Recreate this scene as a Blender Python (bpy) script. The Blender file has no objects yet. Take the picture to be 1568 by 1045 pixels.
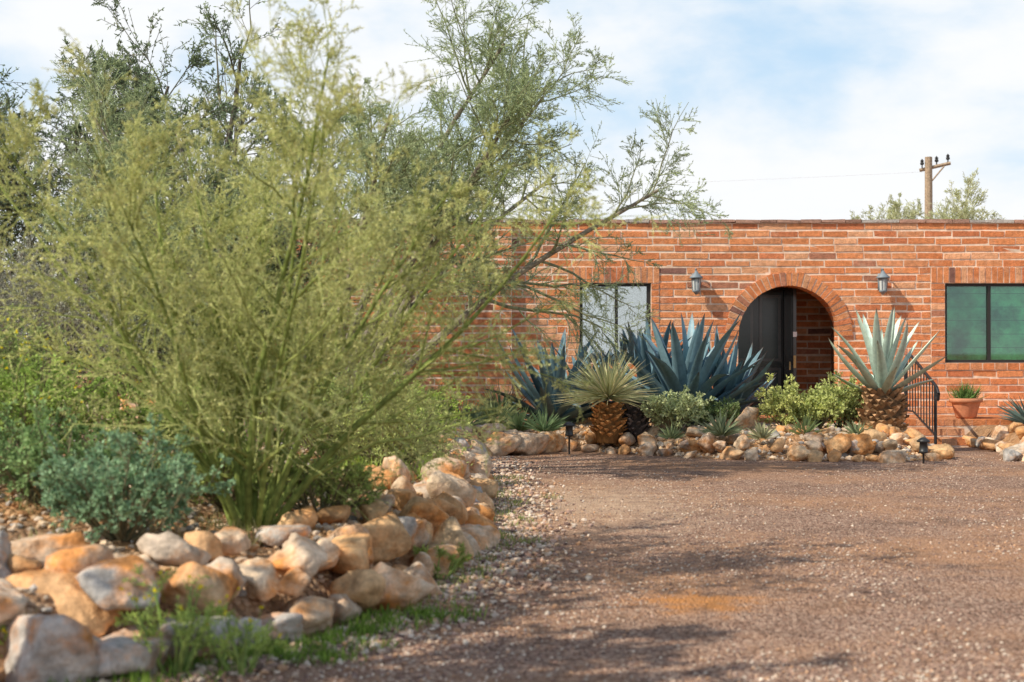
import bpy, bmesh, math, numpy as np
from mathutils import Vector, noise as mn
R = np.random.default_rng(7)
sc = bpy.context.scene

# ---------------------------------------------------------------- mesh builder
class MB:
    def __init__(s): s.v=[]; s.c=[]; s.f=[]; s.m=[]; s.n=0
    def add(s, v, f, col, mi=0):
        v=np.asarray(v,float).reshape(-1,3); f=np.asarray(f,int)
        c=np.asarray(col,float)
        if c.ndim==1: c=np.tile(c,(len(v),1))
        s.v.append(v); s.c.append(c); s.f.append(f+s.n); s.m.append(mi); s.n+=len(v)
    def build(s, name, mats, smooth=False, parent=None):
        me=bpy.data.meshes.new(name)
        V=np.concatenate(s.v); C=np.concatenate(s.c)
        li=np.concatenate([f.ravel() for f in s.f])
        lt=np.concatenate([np.full(len(f),f.shape[1]) for f in s.f])
        mi=np.concatenate([np.full(len(f),m) for f,m in zip(s.f,s.m)])
        ls=np.concatenate([[0],np.cumsum(lt)[:-1]])
        me.vertices.add(len(V)); me.vertices.foreach_set('co',V.ravel())
        me.loops.add(len(li)); me.loops.foreach_set('vertex_index',li.astype(np.int32))
        me.polygons.add(len(lt)); me.polygons.foreach_set('loop_start',ls.astype(np.int32))
        me.polygons.foreach_set('loop_total',lt.astype(np.int32))
        me.polygons.foreach_set('material_index',mi.astype(np.int32))
        me.polygons.foreach_set('use_smooth',np.full(len(lt),bool(smooth)))
        me.update(calc_edges=True)
        a=me.color_attributes.new('Col','FLOAT_COLOR','POINT')
        a.data.foreach_set('color',np.concatenate([C,np.ones((len(C),1))],1).ravel())
        for m in mats: me.materials.append(m)
        o=bpy.data.objects.new(name,me); sc.collection.objects.link(o)
        if parent: o.parent=parent
        return o
def empty(name):
    o=bpy.data.objects.new(name,None); sc.collection.objects.link(o); return o
BOXF=np.array([[0,1,2,3],[7,6,5,4],[0,4,5,1],[1,5,6,2],[2,6,7,3],[3,7,4,0]])[:, ::-1]
def box(mb,x0,x1,y0,y1,z0,z1,col,mi=0,jit=0):
    v=np.array([[x0,y0,z0],[x1,y0,z0],[x1,y1,z0],[x0,y1,z0],[x0,y0,z1],[x1,y0,z1],[x1,y1,z1],[x0,y1,z1]],float)
    if jit: v+=R.normal(0,jit,v.shape)
    mb.add(v,BOXF,col,mi)
def norm(a): return a/np.maximum(np.linalg.norm(a,axis=-1,keepdims=True),1e-9)
def tubes(mb,P0,P1,R0,R1,col,sides=3,mi=0):
    n=len(P0)
    d=norm(P1-P0); a=np.where(np.abs(d[:,2:3])>.9,[[1.,0,0]],[[0,0,1.]])
    u=norm(np.cross(d,a)); w=np.cross(d,u)
    th=np.arange(sides)*2*np.pi/sides
    ring=u[:,None]*np.cos(th)[None,:,None]+w[:,None]*np.sin(th)[None,:,None]
    A=P0[:,None]+ring*np.asarray(R0)[:,None,None]; B=P1[:,None]+ring*np.asarray(R1)[:,None,None]
    V=np.concatenate([A,B],1).reshape(-1,3)
    i=np.arange(sides); j=(i+1)%sides
    f=np.stack([i,j,j+sides,i+sides],1)
    F=(f[None]+(np.arange(n)*2*sides)[:,None,None]).reshape(-1,4)
    c=np.asarray(col,float)
    if c.ndim==2: c=np.repeat(c,2*sides,axis=0)
    mb.add(V,F,c,mi)
def poly_tube(mb,pts,r,col,sides=8,mi=0):
    pts=np.array(pts,float); r=np.broadcast_to(np.asarray(r,float),(len(pts),))
    tubes(mb,pts[:-1],pts[1:],r[:-1],r[1:],col,sides,mi)
def leaves(mb,P,D,L,W,col,mi=0):
    n=len(P); D=norm(D); s=norm(np.cross(D,R.normal(size=(n,3))))
    L=np.broadcast_to(L,(n,))[:,None]; W=np.broadcast_to(W,(n,))[:,None]
    V=np.stack([P,P+D*L*.5+s*W*.5,P+D*L,P+D*L*.5-s*W*.5],1).reshape(-1,3)
    F=(np.arange(n)*4)[:,None]+np.arange(4)[None]
    c=np.asarray(col,float)
    if c.ndim==2: c=np.repeat(c,4,axis=0)
    mb.add(V,F,c,mi)
def lathe(mb,c,prof,col,n=16,mi=0):
    c=np.array(c,float); th=np.arange(n)*2*np.pi/n
    V=np.concatenate([np.stack([r*np.cos(th),r*np.sin(th),np.full(n,z)],1) for r,z in prof])+c
    i=np.arange(n); j=(i+1)%n
    F=np.concatenate([np.stack([i,j,j+n,i+n],1)+k*n for k in range(len(prof)-1)])
    mb.add(V,F,col,mi)

# ---------------------------------------------------------------- materials
def mat(name,rough=.8,spec=.3,nscale=0,namt=0,bump=0,bscale=30,metal=0,tint=None,tscale=3,tmin=.5,tmax=.6,bd=.02):
    m=bpy.data.materials.new(name); m.use_nodes=True; nt=m.node_tree; N=nt.nodes; K=nt.links
    b=N['Principled BSDF']; b.inputs['Roughness'].default_value=rough
    b.inputs['Specular IOR Level'].default_value=spec; b.inputs['Metallic'].default_value=metal
    a=N.new('ShaderNodeVertexColor'); a.layer_name='Col'; out=a.outputs['Color']
    tc=N.new('ShaderNodeTexCoord')
    if tint is not None:
        nz=N.new('ShaderNodeTexNoise'); nz.inputs['Scale'].default_value=tscale; nz.inputs['Detail'].default_value=5; nz.inputs['Roughness'].default_value=.65
        K.new(tc.outputs['Object'],nz.inputs['Vector'])
        mr=N.new('ShaderNodeMapRange'); mr.inputs[1].default_value=tmin; mr.inputs[2].default_value=tmax
        K.new(nz.outputs['Fac'],mr.inputs[0])
        mx=N.new('ShaderNodeMix'); mx.data_type='RGBA'; K.new(mr.outputs[0],mx.inputs[0]); K.new(out,mx.inputs[6]); mx.inputs[7].default_value=(*tint,1); out=mx.outputs[2]
    if namt:
        nz=N.new('ShaderNodeTexNoise'); nz.inputs['Scale'].default_value=nscale; nz.inputs['Detail'].default_value=4; nz.inputs['Roughness'].default_value=.7
        K.new(tc.outputs['Object'],nz.inputs['Vector'])
        mr=N.new('ShaderNodeMapRange'); mr.inputs[1].default_value=.3; mr.inputs[2].default_value=.7; mr.inputs[3].default_value=1-namt; mr.inputs[4].default_value=1+namt
        K.new(nz.outputs['Fac'],mr.inputs[0])
        vm=N.new('ShaderNodeVectorMath'); vm.operation='SCALE'; K.new(out,vm.inputs[0]); K.new(mr.outputs[0],vm.inputs['Scale']); out=vm.outputs[0]
    K.new(out,b.inputs['Base Color'])
    if bump:
        nz=N.new('ShaderNodeTexNoise'); nz.inputs['Scale'].default_value=bscale; nz.inputs['Detail'].default_value=4
        K.new(tc.outputs['Object'],nz.inputs['Vector'])
        bp=N.new('ShaderNodeBump'); bp.inputs['Strength'].default_value=bump; bp.inputs['Distance'].default_value=bd
        K.new(nz.outputs['Fac'],bp.inputs['Height']); K.new(bp.outputs[0],b.inputs['Normal'])
    return m
M_leaf=bpy.data.materials.new('leaf_mat'); M_leaf.use_nodes=True; _n=M_leaf.node_tree.nodes; _k=M_leaf.node_tree.links; _n.clear()
_a=_n.new('ShaderNodeVertexColor'); _a.layer_name='Col'; _d=_n.new('ShaderNodeBsdfDiffuse'); _t=_n.new('ShaderNodeBsdfTranslucent'); _m=_n.new('ShaderNodeMixShader'); _m.inputs[0].default_value=.33; _o=_n.new('ShaderNodeOutputMaterial')
_k.new(_a.outputs[0],_d.inputs[0]); _k.new(_a.outputs[0],_t.inputs[0]); _k.new(_d.outputs[0],_m.inputs[1]); _k.new(_t.outputs[0],_m.inputs[2]); _k.new(_m.outputs[0],_o.inputs[0])
M_bark=bpy.data.materials.new('bark_mat'); M_bark.use_nodes=True; _n=M_bark.node_tree.nodes; _k=M_bark.node_tree.links; _n.clear()
_a=_n.new('ShaderNodeVertexColor'); _a.layer_name='Col'; _d=_n.new('ShaderNodeBsdfDiffuse'); _o=_n.new('ShaderNodeOutputMaterial'); _z=_n.new('ShaderNodeTexNoise'); _z.inputs['Scale'].default_value=22; _z.inputs['Detail'].default_value=2
_r=_n.new('ShaderNodeMapRange'); _r.inputs[1].default_value=.3; _r.inputs[2].default_value=.7; _r.inputs[3].default_value=.65; _r.inputs[4].default_value=1.3; _v=_n.new('ShaderNodeVectorMath'); _v.operation='SCALE'; _c=_n.new('ShaderNodeTexCoord')
_k.new(_c.outputs['Object'],_z.inputs['Vector']); _k.new(_z.outputs['Fac'],_r.inputs[0]); _k.new(_a.outputs[0],_v.inputs[0]); _k.new(_r.outputs[0],_v.inputs['Scale']); _k.new(_v.outputs[0],_d.inputs[0]); _k.new(_d.outputs[0],_o.inputs[0])
M_succ=mat('agave_mat',rough=.45,spec=.35,nscale=9,namt=.22)
M_brick=mat('brick_mat',rough=.9,spec=.15,nscale=14,namt=.3,bump=.6,bscale=60,tint=(.58,.37,.25),tscale=4,tmin=.56,tmax=.85)
M_mort=mat('mortar_mat',rough=.95,spec=.1,nscale=7,namt=.25,tint=(.54,.28,.16),tscale=3.1,tmin=.52,tmax=.78)
M_rock=mat('rock_mat',rough=.9,spec=.15,nscale=11,namt=.45,bump=1,bscale=9,bd=.045,tint=(.58,.25,.08),tscale=3.0,tmin=.46,tmax=.64)
M_metal=mat('black_iron',rough=.45,spec=.5,nscale=20,namt=.2)
M_paint=mat('paint_mat',rough=.5,spec=.4,nscale=10,namt=.15)
M_door=mat('door_paint',rough=.2,spec=.7,nscale=6,namt=.2)
M_clay=mat('terracotta_mat',rough=.8,spec=.2,nscale=12,namt=.25)
M_rock0=mat('pebble_mat',rough=.9,spec=.15)

def ground_mat(name,c1,c2,c3,vs,patch=None,big=.35,dirt_sun=None):
    m=bpy.data.materials.new(name); m.use_nodes=True; nt=m.node_tree; N=nt.nodes; K=nt.links
    b=N['Principled BSDF']; b.inputs['Roughness'].default_value=.95; b.inputs['Specular IOR Level'].default_value=.1
    tc=N.new('ShaderNodeTexCoord')
    vo=N.new('ShaderNodeTexVoronoi'); vo.inputs['Scale'].default_value=vs; K.new(tc.outputs['Object'],vo.inputs['Vector'])
    sp=N.new('ShaderNodeSeparateColor'); K.new(vo.outputs['Color'],sp.inputs[0])
    rp=N.new('ShaderNodeValToRGB'); e=rp.color_ramp.elements
    e[0].position=0; e[0].color=(*c1,1); e[1].position=1; e[1].color=(*c3,1)
    x=rp.color_ramp.elements.new(.6); x.color=(*c2,1)
    K.new(sp.outputs[0],rp.inputs[0]); out=rp.outputs[0]
    def mixc(out,col,fac):
        mx=N.new('ShaderNodeMix'); mx.data_type='RGBA'; K.new(fac,mx.inputs[0]); K.new(out,mx.inputs[6]); mx.inputs[7].default_value=(*col,1); return mx.outputs[2]
    def mixnoise(out,col,scale,lo,hi,mx_=1.0,det=4):
        nz=N.new('ShaderNodeTexNoise'); nz.inputs['Scale'].default_value=scale; nz.inputs['Detail'].default_value=det; nz.inputs['Roughness'].default_value=.7
        K.new(tc.outputs['Object'],nz.inputs['Vector'])
        mr=N.new('ShaderNodeMapRange'); mr.inputs[1].default_value=lo; mr.inputs[2].default_value=hi; mr.inputs[4].default_value=mx_
        K.new(nz.outputs['Fac'],mr.inputs[0])
        return mixc(out,col,mr.outputs[0])
    if patch: out=mixnoise(out,patch,big,.45,.66,.85)
    out=mixnoise(out,tuple(v*.35 for v in c2),1.7,.5,.76,.75,5)
    if dirt_sun:
        nz=N.new('ShaderNodeTexNoise'); nz.inputs['Scale'].default_value=5; nz.inputs['Detail'].default_value=6; nz.inputs['Roughness'].default_value=.8; K.new(tc.outputs['Object'],nz.inputs['Vector'])
    for (dx,dy,rx,ry,col,amt) in (dirt_sun or []):
        mp=N.new('ShaderNodeMapping'); mp.inputs['Location'].default_value=(-dx/rx,-dy/ry,0); mp.inputs['Scale'].default_value=(1/rx,1/ry,1); K.new(tc.outputs['Object'],mp.inputs[0])
        ln=N.new('ShaderNodeVectorMath'); ln.operation='LENGTH'; K.new(mp.outputs[0],ln.inputs[0])
        ad=N.new('ShaderNodeMath'); ad.operation='MULTIPLY_ADD'; K.new(nz.outputs['Fac'],ad.inputs[0]); ad.inputs[1].default_value=4.2; K.new(ln.outputs['Value'],ad.inputs[2])
        mr=N.new('ShaderNodeMapRange'); mr.inputs[1].default_value=2.2; mr.inputs[2].default_value=3.1; mr.inputs[3].default_value=amt; mr.inputs[4].default_value=0; K.new(ad.outputs[0],mr.inputs[0])
        out=mixc(out,col,mr.outputs[0])
    K.new(out,b.inputs['Base Color'])
    bp=N.new('ShaderNodeBump'); bp.inputs['Strength'].default_value=.9; bp.inputs['Distance'].default_value=.02; bp.invert=True
    K.new(vo.outputs['Distance'],bp.inputs['Height']); K.new(bp.outputs[0],b.inputs['Normal'])
    return m
M_drive=ground_mat('driveway_gravel_mat',(.13,.075,.055),(.38,.225,.155),(.62,.45,.34),70,patch=(.52,.28,.15),dirt_sun=[(.95,7.4,.42,.42,(.58,.25,.08),.9),(.6,12.2,1.4,2.4,(.66,.46,.31),.65),(2.4,9.2,1.5,1.0,(.52,.28,.15),.6)])  # first patch is orange dirt; second paints the warm sunlit stretch of drive
M_soil=ground_mat('soil_mat',(.17,.10,.06),(.38,.22,.12),(.52,.36,.24),35,patch=(.48,.25,.11),big=.8)

# ---------------------------------------------------------------- sun / sky / camera
sd=Vector((-0.88,-0.47,0)).normalized(); EL=math.radians(43)
sunpos=Vector((sd.x*math.cos(EL),sd.y*math.cos(EL),math.sin(EL)))
sl=bpy.data.lights.new('sun','SUN'); sl.energy=5.0; sl.angle=math.radians(.5); sl.color=(1,.92,.77)
so=bpy.data.objects.new('sun',sl); sc.collection.objects.link(so); so.rotation_euler=(-sunpos).to_track_quat('-Z','Y').to_euler()
w=bpy.data.worlds.new('World'); sc.world=w; w.use_nodes=True; N=w.node_tree.nodes; K=w.node_tree.links
bg=N['Background']; bg.inputs[1].default_value=.145
sk=N.new('ShaderNodeTexSky'); sk.sky_type='NISHITA'; sk.sun_disc=False; sk.sun_elevation=EL; sk.sun_rotation=math.atan2(sd.x,sd.y); sk.air_density=1.0; sk.dust_density=.8; sk.ozone_density=1.5
tc=N.new('ShaderNodeTexCoord'); mp=N.new('ShaderNodeMapping'); mp.inputs['Scale'].default_value=(2.2,2.2,4.6); mp.inputs['Rotation'].default_value=(0,.3,.4); mp.inputs['Location'].default_value=(.3,.5,.05)
K.new(tc.outputs['Generated'],mp.inputs[0])
nz=N.new('ShaderNodeTexNoise'); nz.inputs['Scale'].default_value=2.3; nz.inputs['Detail'].default_value=6; nz.inputs['Roughness'].default_value=.55; nz.inputs['Distortion'].default_value=.1
K.new(mp.outputs[0],nz.inputs['Vector'])
sx_=N.new('ShaderNodeSeparateXYZ'); K.new(tc.outputs['Generated'],sx_.inputs[0])
hz=N.new('ShaderNodeMapRange'); hz.inputs[1].default_value=.0; hz.inputs[2].default_value=.25; hz.inputs[3].default_value=.2; hz.inputs[4].default_value=0.02; K.new(sx_.outputs[2],hz.inputs[0])
ad=N.new('ShaderNodeMath'); K.new(nz.outputs['Fac'],ad.inputs[0]); K.new(hz.outputs[0],ad.inputs[1])
mr=N.new('ShaderNodeMapRange'); mr.interpolation_type='SMOOTHSTEP'; mr.inputs[1].default_value=.38; mr.inputs[2].default_value=.68; mr.inputs[3].default_value=.0; mr.inputs[4].default_value=1
K.new(ad.outputs[0],mr.inputs[0])
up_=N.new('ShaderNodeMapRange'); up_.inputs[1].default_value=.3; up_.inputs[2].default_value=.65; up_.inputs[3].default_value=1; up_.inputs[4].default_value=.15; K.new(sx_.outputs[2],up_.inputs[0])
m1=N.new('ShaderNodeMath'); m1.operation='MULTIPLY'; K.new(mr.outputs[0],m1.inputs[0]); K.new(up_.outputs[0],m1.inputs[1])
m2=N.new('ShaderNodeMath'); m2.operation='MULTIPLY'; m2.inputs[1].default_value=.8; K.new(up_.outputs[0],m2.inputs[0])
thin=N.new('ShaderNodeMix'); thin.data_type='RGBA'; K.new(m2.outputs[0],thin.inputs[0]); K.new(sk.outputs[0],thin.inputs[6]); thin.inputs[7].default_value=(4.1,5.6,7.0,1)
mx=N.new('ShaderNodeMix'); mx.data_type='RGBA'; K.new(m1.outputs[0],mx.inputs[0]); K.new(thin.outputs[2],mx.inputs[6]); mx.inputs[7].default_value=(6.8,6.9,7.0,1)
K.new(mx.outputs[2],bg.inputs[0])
cd=bpy.data.cameras.new('camera'); cam=bpy.data.objects.new('camera',cd); sc.collection.objects.link(cam); sc.camera=cam
cd.lens=50; cd.sensor_width=36; cam.location=(0,0,1.3); cam.rotation_euler=(math.radians(90.46),0,0); cd.clip_end=3000
cd.dof.use_dof=True; cd.dof.focus_distance=19.5; cd.dof.aperture_fstop=2.4
sc.view_settings.view_transform='Standard'; sc.view_settings.look='None'; sc.view_settings.exposure=0

# ---------------------------------------------------------------- terrain
eY=[3,4.6,5.4,5.7,6.1,6.5,7.3,8.3,9.4,12.9,15.7,18,60]; eX=[-5.5,-3.4,-2.05,-1.55,-1.15,-.85,-.57,-.36,-.22,-.27,-.38,-.5,-.5]
def edge(y): return float(np.interp(y,eY,eX))
def ss(a,b,x):
    t=min(max((x-a)/(b-a),0),1); return t*t*(3-2*t)
def hl(x,y):
    d=edge(y)-x
    if d<0: return 0
    h=.30*ss(0.05,.55,d)+.5*ss(.7,4.5,d)+ .05*mn.noise(Vector((x*1.1,y*1.1,0)))*ss(.1,.6,d)+.02*mn.noise(Vector((x*5,y*5,3)))
    return h*ss(3,4.5,y)
fX=[-1.2,-.3,.7,1.5,2.2,3.2,4.6,5.25]; fY=[17.6,17.9,18.7,18.1,17.4,17.0,16.8,17.2]
def hf(x,y):
    y0=float(np.interp(x,fX,fY)); d=y-y0
    if d<0: return 0
    return .26*ss(.05,1.2,d)*ss(-1.3,-.8,x)*(1-ss(5.1,5.35,x))+.03*mn.noise(Vector((x*2,y*2,0)))*ss(0,.5,d)
def hr(x,y):
    d=y-17.0
    return .25*ss(.05,1.0,d)*ss(6.35,6.7,x)
def sheet(name,xs,ys,fn,m):
    mb=MB(); V=[]
    for y in ys:
        for x in xs: V.append(fn(x,y))
    nx=len(xs); ny=len(ys)
    i=np.arange(nx-1)[None]+np.arange(ny-1)[:,None]*nx; i=i.ravel()
    mb.add(V,np.stack([i,i+1,i+1+nx,i+nx],1),(.3,.3,.3)); return mb.build(name,[m],smooth=True)
sheet('ground',np.linspace(-900,900,7),np.linspace(-900,900,7),lambda x,y:(x,y,0),M_soil)
sheet('gravel_driveway',np.linspace(-6,15,2),np.linspace(-14,19.45,2),lambda x,y:(x,y,.004),M_drive)
ds=-(np.linspace(0,1,110)[::-1]**2.2)*34
sheet('planting_bed',ds,np.concatenate([np.linspace(3,19,170),np.linspace(19.5,58,40)]),lambda d,y:(edge(y)+d,y,hl(edge(y)+d,y) if d<0 else -.03),M_soil)
sheet('planting_bed',np.linspace(-1.2,5.34,90),np.linspace(0,1,60),lambda x,t:(x,float(np.interp(x,fX,fY))*(1-t)+22.05*t,hf(x,float(np.interp(x,fX,fY))*(1-t)+22.05*t)-.02+ (0.03 if t>0 else 0)),M_soil)
sheet('planting_bed',np.linspace(6.36,14,60),np.linspace(17,22.05,40),lambda x,y:(x,y,hr(x,y)-.01+(0.02 if y>17 else 0)),M_soil)

# ---------------------------------------------------------------- rocks
def ico(s):
    bm=bmesh.new(); bmesh.ops.create_icosphere(bm,subdivisions=s,radius=1); v=np.array([a.co[:] for a in bm.verts]); f=np.array([[q.index for q in a.verts] for a in bm.faces]); bm.free(); return v,f
ICO={s:ico(s) for s in (1,2,3,4)}
ICO[0]=(np.array([[1,0,0],[-1,0,0],[0,1,0],[0,-1,0],[0,0,1],[0,0,-1]],float),np.array([[0,2,4],[2,1,4],[1,3,4],[3,0,4],[2,0,5],[1,2,5],[3,1,5],[0,3,5]]))
PAL=[(.60,.45,.31),(.64,.48,.34),(.54,.42,.31),(.42,.38,.34),(.60,.38,.20),(.58,.34,.17),(.58,.46,.35),(.62,.43,.26)]
def rock(mb,c,s,sub=3,col=None,p=30,flat=.8):
    v,f=ICO[sub]; n=norm(R.normal(size=(12,3))); d=R.uniform(.52,1.0,12)
    q=np.maximum(v@n.T,0)/d; r=(q**p).sum(1)**(-1/p); r=np.minimum(r,1.28)
    o=R.uniform(0,50,3)
    if sub>=3: r=r*(1+np.array([.12*mn.noise(Vector(a*1.7+o))+.07*mn.noise(Vector(a*4.5+o))-.06*abs(mn.noise(Vector(a*7+o))) for a in v]))
    P=v*r[:,None]*np.array([s*R.uniform(.85,1.35),s*R.uniform(.8,1.1),s*R.uniform(.6,.9)*flat/.8])
    a,b,g=R.uniform(-.35,.35),R.uniform(-.35,.35),R.uniform(0,6.28)
    ca,sa,cb,sb,cg,sg=math.cos(a),math.sin(a),math.cos(b),math.sin(b),math.cos(g),math.sin(g)
    M=np.array([[cg,-sg,0],[sg,cg,0],[0,0,1]])@np.array([[1,0,0],[0,ca,-sa],[0,sa,ca]])@np.array([[cb,0,sb],[0,1,0],[-sb,0,cb]])
    P=P@M.T+np.array(c)
    cc=np.array(col if col is not None else PAL[R.integers(len(PAL))])*R.uniform(.8,1.12)
    mb.add(P,f,cc)
mb=MB()
y=4.7
while y<17.8:
    x=edge(y); x2=edge(y+.05); seg=math.hypot(x2-x,.05)
    s=R.uniform(.11,.21)*(1 if y<9 else 1.1)
    rock(mb,(x-.08+R.normal(0,.04),y,s*.45),s,4 if y<9 else 3)
    y+=.05/seg*s*1.7
y=4.9
while y<17.8:
    x=edge(y); x2=edge(y+.05); sl_=(x2-x)/.05; nrm=np.array([-1,sl_]); nrm=nrm/np.linalg.norm(nrm); seg=math.hypot(x2-x,.05)
    s=R.uniform(.11,.20); o=.27+R.normal(0,.03)
    rock(mb,(x+nrm[0]*o,y+nrm[1]*o,.25+R.uniform(-.04,.06)),s,4 if y<9 else 3)
    y+=.05/seg*s*1.75
y=5.1
while y<17.5:
    x=edge(y); x2=edge(y+.05); sl_=(x2-x)/.05; nrm=np.array([-1,sl_]); nrm=nrm/np.linalg.norm(nrm); seg=math.hypot(x2-x,.05)
    s=R.uniform(.07,.15); o=R.uniform(.45,.75)
    rock(mb,(x+nrm[0]*o,y+nrm[1]*o,.33+R.uniform(-.02,.05)),s,3)
    y+=.05/seg*s*3.2
for x,y,s in [(-2.05,6.45,.18),(-2.3,6.1,.17),(-1.75,6.35,.13)]:
    rock(mb,(x,y,hl(x,y)+s*.3),s,4)
mb.build('rock_border',[M_rock],smooth=True)
mb=MB()
for x in np.arange(-.7,5.2,.24):
    y=float(np.interp(x,fX,fY)); s=R.uniform(.08,.17)
    if R.random()<.9: rock(mb,(x+R.normal(0,.03),y+R.normal(.03,.04),s*.35),s)
    if R.random()<.6:
        s=R.uniform(.08,.17); rock(mb,(x+R.uniform(-.1,.1),y+.33,.13+s*.3),s)
for _ in range(95):
    x=R.uniform(1.6,5.1) if R.random()<.75 else R.uniform(-.6,1.6); y=float(np.interp(x,fX,fY))+R.uniform(.4,2.1)
    s=R.uniform(.04,.14); rock(mb,(x,y,hf(x,y)+s*.35),s)
for x,y,s in [(-.55,17.7,.3),(-.2,17.95,.27),(.15,18.1,.3),(.5,18.6,.22),(-.75,18.3,.28),(-.3,18.5,.22),(2.85,19.2,.26),(3.1,18.8,.2),(4.25,17.3,.18)]:
    rock(mb,(x,y,hf(x,y)+s*.35+.03),s,4,col=PAL[R.integers(0,8)])
mb.build('rock_border',[M_rock],smooth=True)
mb=MB()
for x in np.arange(6.2,13,.28):
    s=R.uniform(.12,.2); rock(mb,(x,17.0,s*.4),s); s=R.uniform(.1,.2); rock(mb,(x+.1,17.35,.2+s*.2),s)
for _ in range(30):
    x=R.uniform(6.5,9); y=R.uniform(17.6,19.5); s=R.uniform(.08,.18); rock(mb,(x,y,hr(x,y)+s*.35),s)
for y in np.arange(17.3,19.6,.27):
    s=R.uniform(.1,.16); rock(mb,(6.35,y,s*.5),s); s=R.uniform(.1,.16); rock(mb,(5.25,y,s*.5),s)
for x,y,s in [(5.95,17.0,.14),(6.2,17.2,.24),(6.55,17.5,.26)]: rock(mb,(x,y,s*.4+.02),s,4)
mb.build('rock_border',[M_rock],smooth=True)
for x,y,s in [(-4.1,12,.34),(-3.75,11.7,.25),(-3.2,12.2,.24),(-2.8,12.4,.2),(-2.4,12.1,.2),(-4.8,12.3,.3)]:
    mb=MB(); rock(mb,(x,y,hl(x,y)+s*.4),s,4,col=(.62,.48,.38)); mb.build('boulder',[M_rock],smooth=True)
def scatter(name,n,fn,smin,smax,pal,sub=1):
    v,f=ICO[sub]; mbx=MB()
    P=fn(n); n=len(P); s=R.uniform(smin,smax,n)**1
    V=v[None]*(1+R.normal(0,.18,(n,len(v),1)))*s[:,None,None]*R.uniform(.6,1.2,(n,1,3))
    V[:,:,2]*=.7
    if sub==0:
        a=R.uniform(0,3.14,n); ca,sa=np.cos(a)[:,None],np.sin(a)[:,None]; X=V[:,:,0]*ca-V[:,:,1]*sa; Y=V[:,:,0]*sa+V[:,:,1]*ca; V[:,:,0]=X+V[:,:,2]*.4; V[:,:,1]=Y
    V=V+P[:,None]
    c=np.array(pal)[R.integers(0,len(pal),n)]*R.uniform(.7,1.2,(n,1))
    F=(f[None]+(np.arange(n)*len(v))[:,None,None]).reshape(-1,3)
    mbx.add(V.reshape(-1,3),F,np.repeat(c,len(v),axis=0)); return mbx.build(name,[M_rock0])
GP=[(.46,.30,.22),(.34,.21,.16),(.62,.47,.36),(.20,.13,.11),(.54,.32,.19),(.42,.28,.22),(.72,.60,.48)]
def fdrive(n):
    y=4.6+ (R.random(n)**1.5)*13.5; x=R.uniform(-.55,.55,n)*y*1.0+R.uniform(-.3,.6,n)
    dn=np.array([mn.noise(Vector((a*.9,b*.5,7.))) for a,b in zip(x,y)])
    e=np.interp(y,eY,eX); k=(x>e-.05)&~((x<1.5)&(y>18))&(R.random(n)<.55+dn*1.6)&~(((x-.95)/.3)**2+((y-7.4)/.33)**2<R.random(n)*1.1); x=x[k]; y=y[k]; return np.stack([x,y,np.full(len(x),.007)],1)
scatter('loose_gravel',95000,fdrive,.003,.0115,GP,0)
def fedge(n):
    y=4.6+R.random(n)**1.3*13; e=np.interp(y,eY,eX); x=e+np.abs(R.normal(0,.28,n)); return np.stack([x,y,np.full(n,.012)],1)
scatter('edge_pebbles',6500,fedge,.008,.026,GP+[(.62,.5,.4),(.56,.4,.27)])
def fbed(n):
    y=5+R.random(n)*10; e=np.interp(y,eY,eX); x=e-R.uniform(.3,3.5,n); return np.array([(a,b,hl(a,b)+.005) for a,b in zip(x,y)])
scatter('bed_pebbles',7000,fbed,.01,.035,PAL+[(.35,.18,.08)])
def ffb(n):
    x=R.uniform(-.9,5.2,n); y=R.uniform(17,21.9,n); k=y>np.interp(x,fX,fY)+.1; x=x[k];y=y[k]; return np.array([(a,b,hf(a,b)+.01) for a,b in zip(x,y)])
scatter('bed_pebbles',6000,ffb,.015,.055,PAL)

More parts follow.
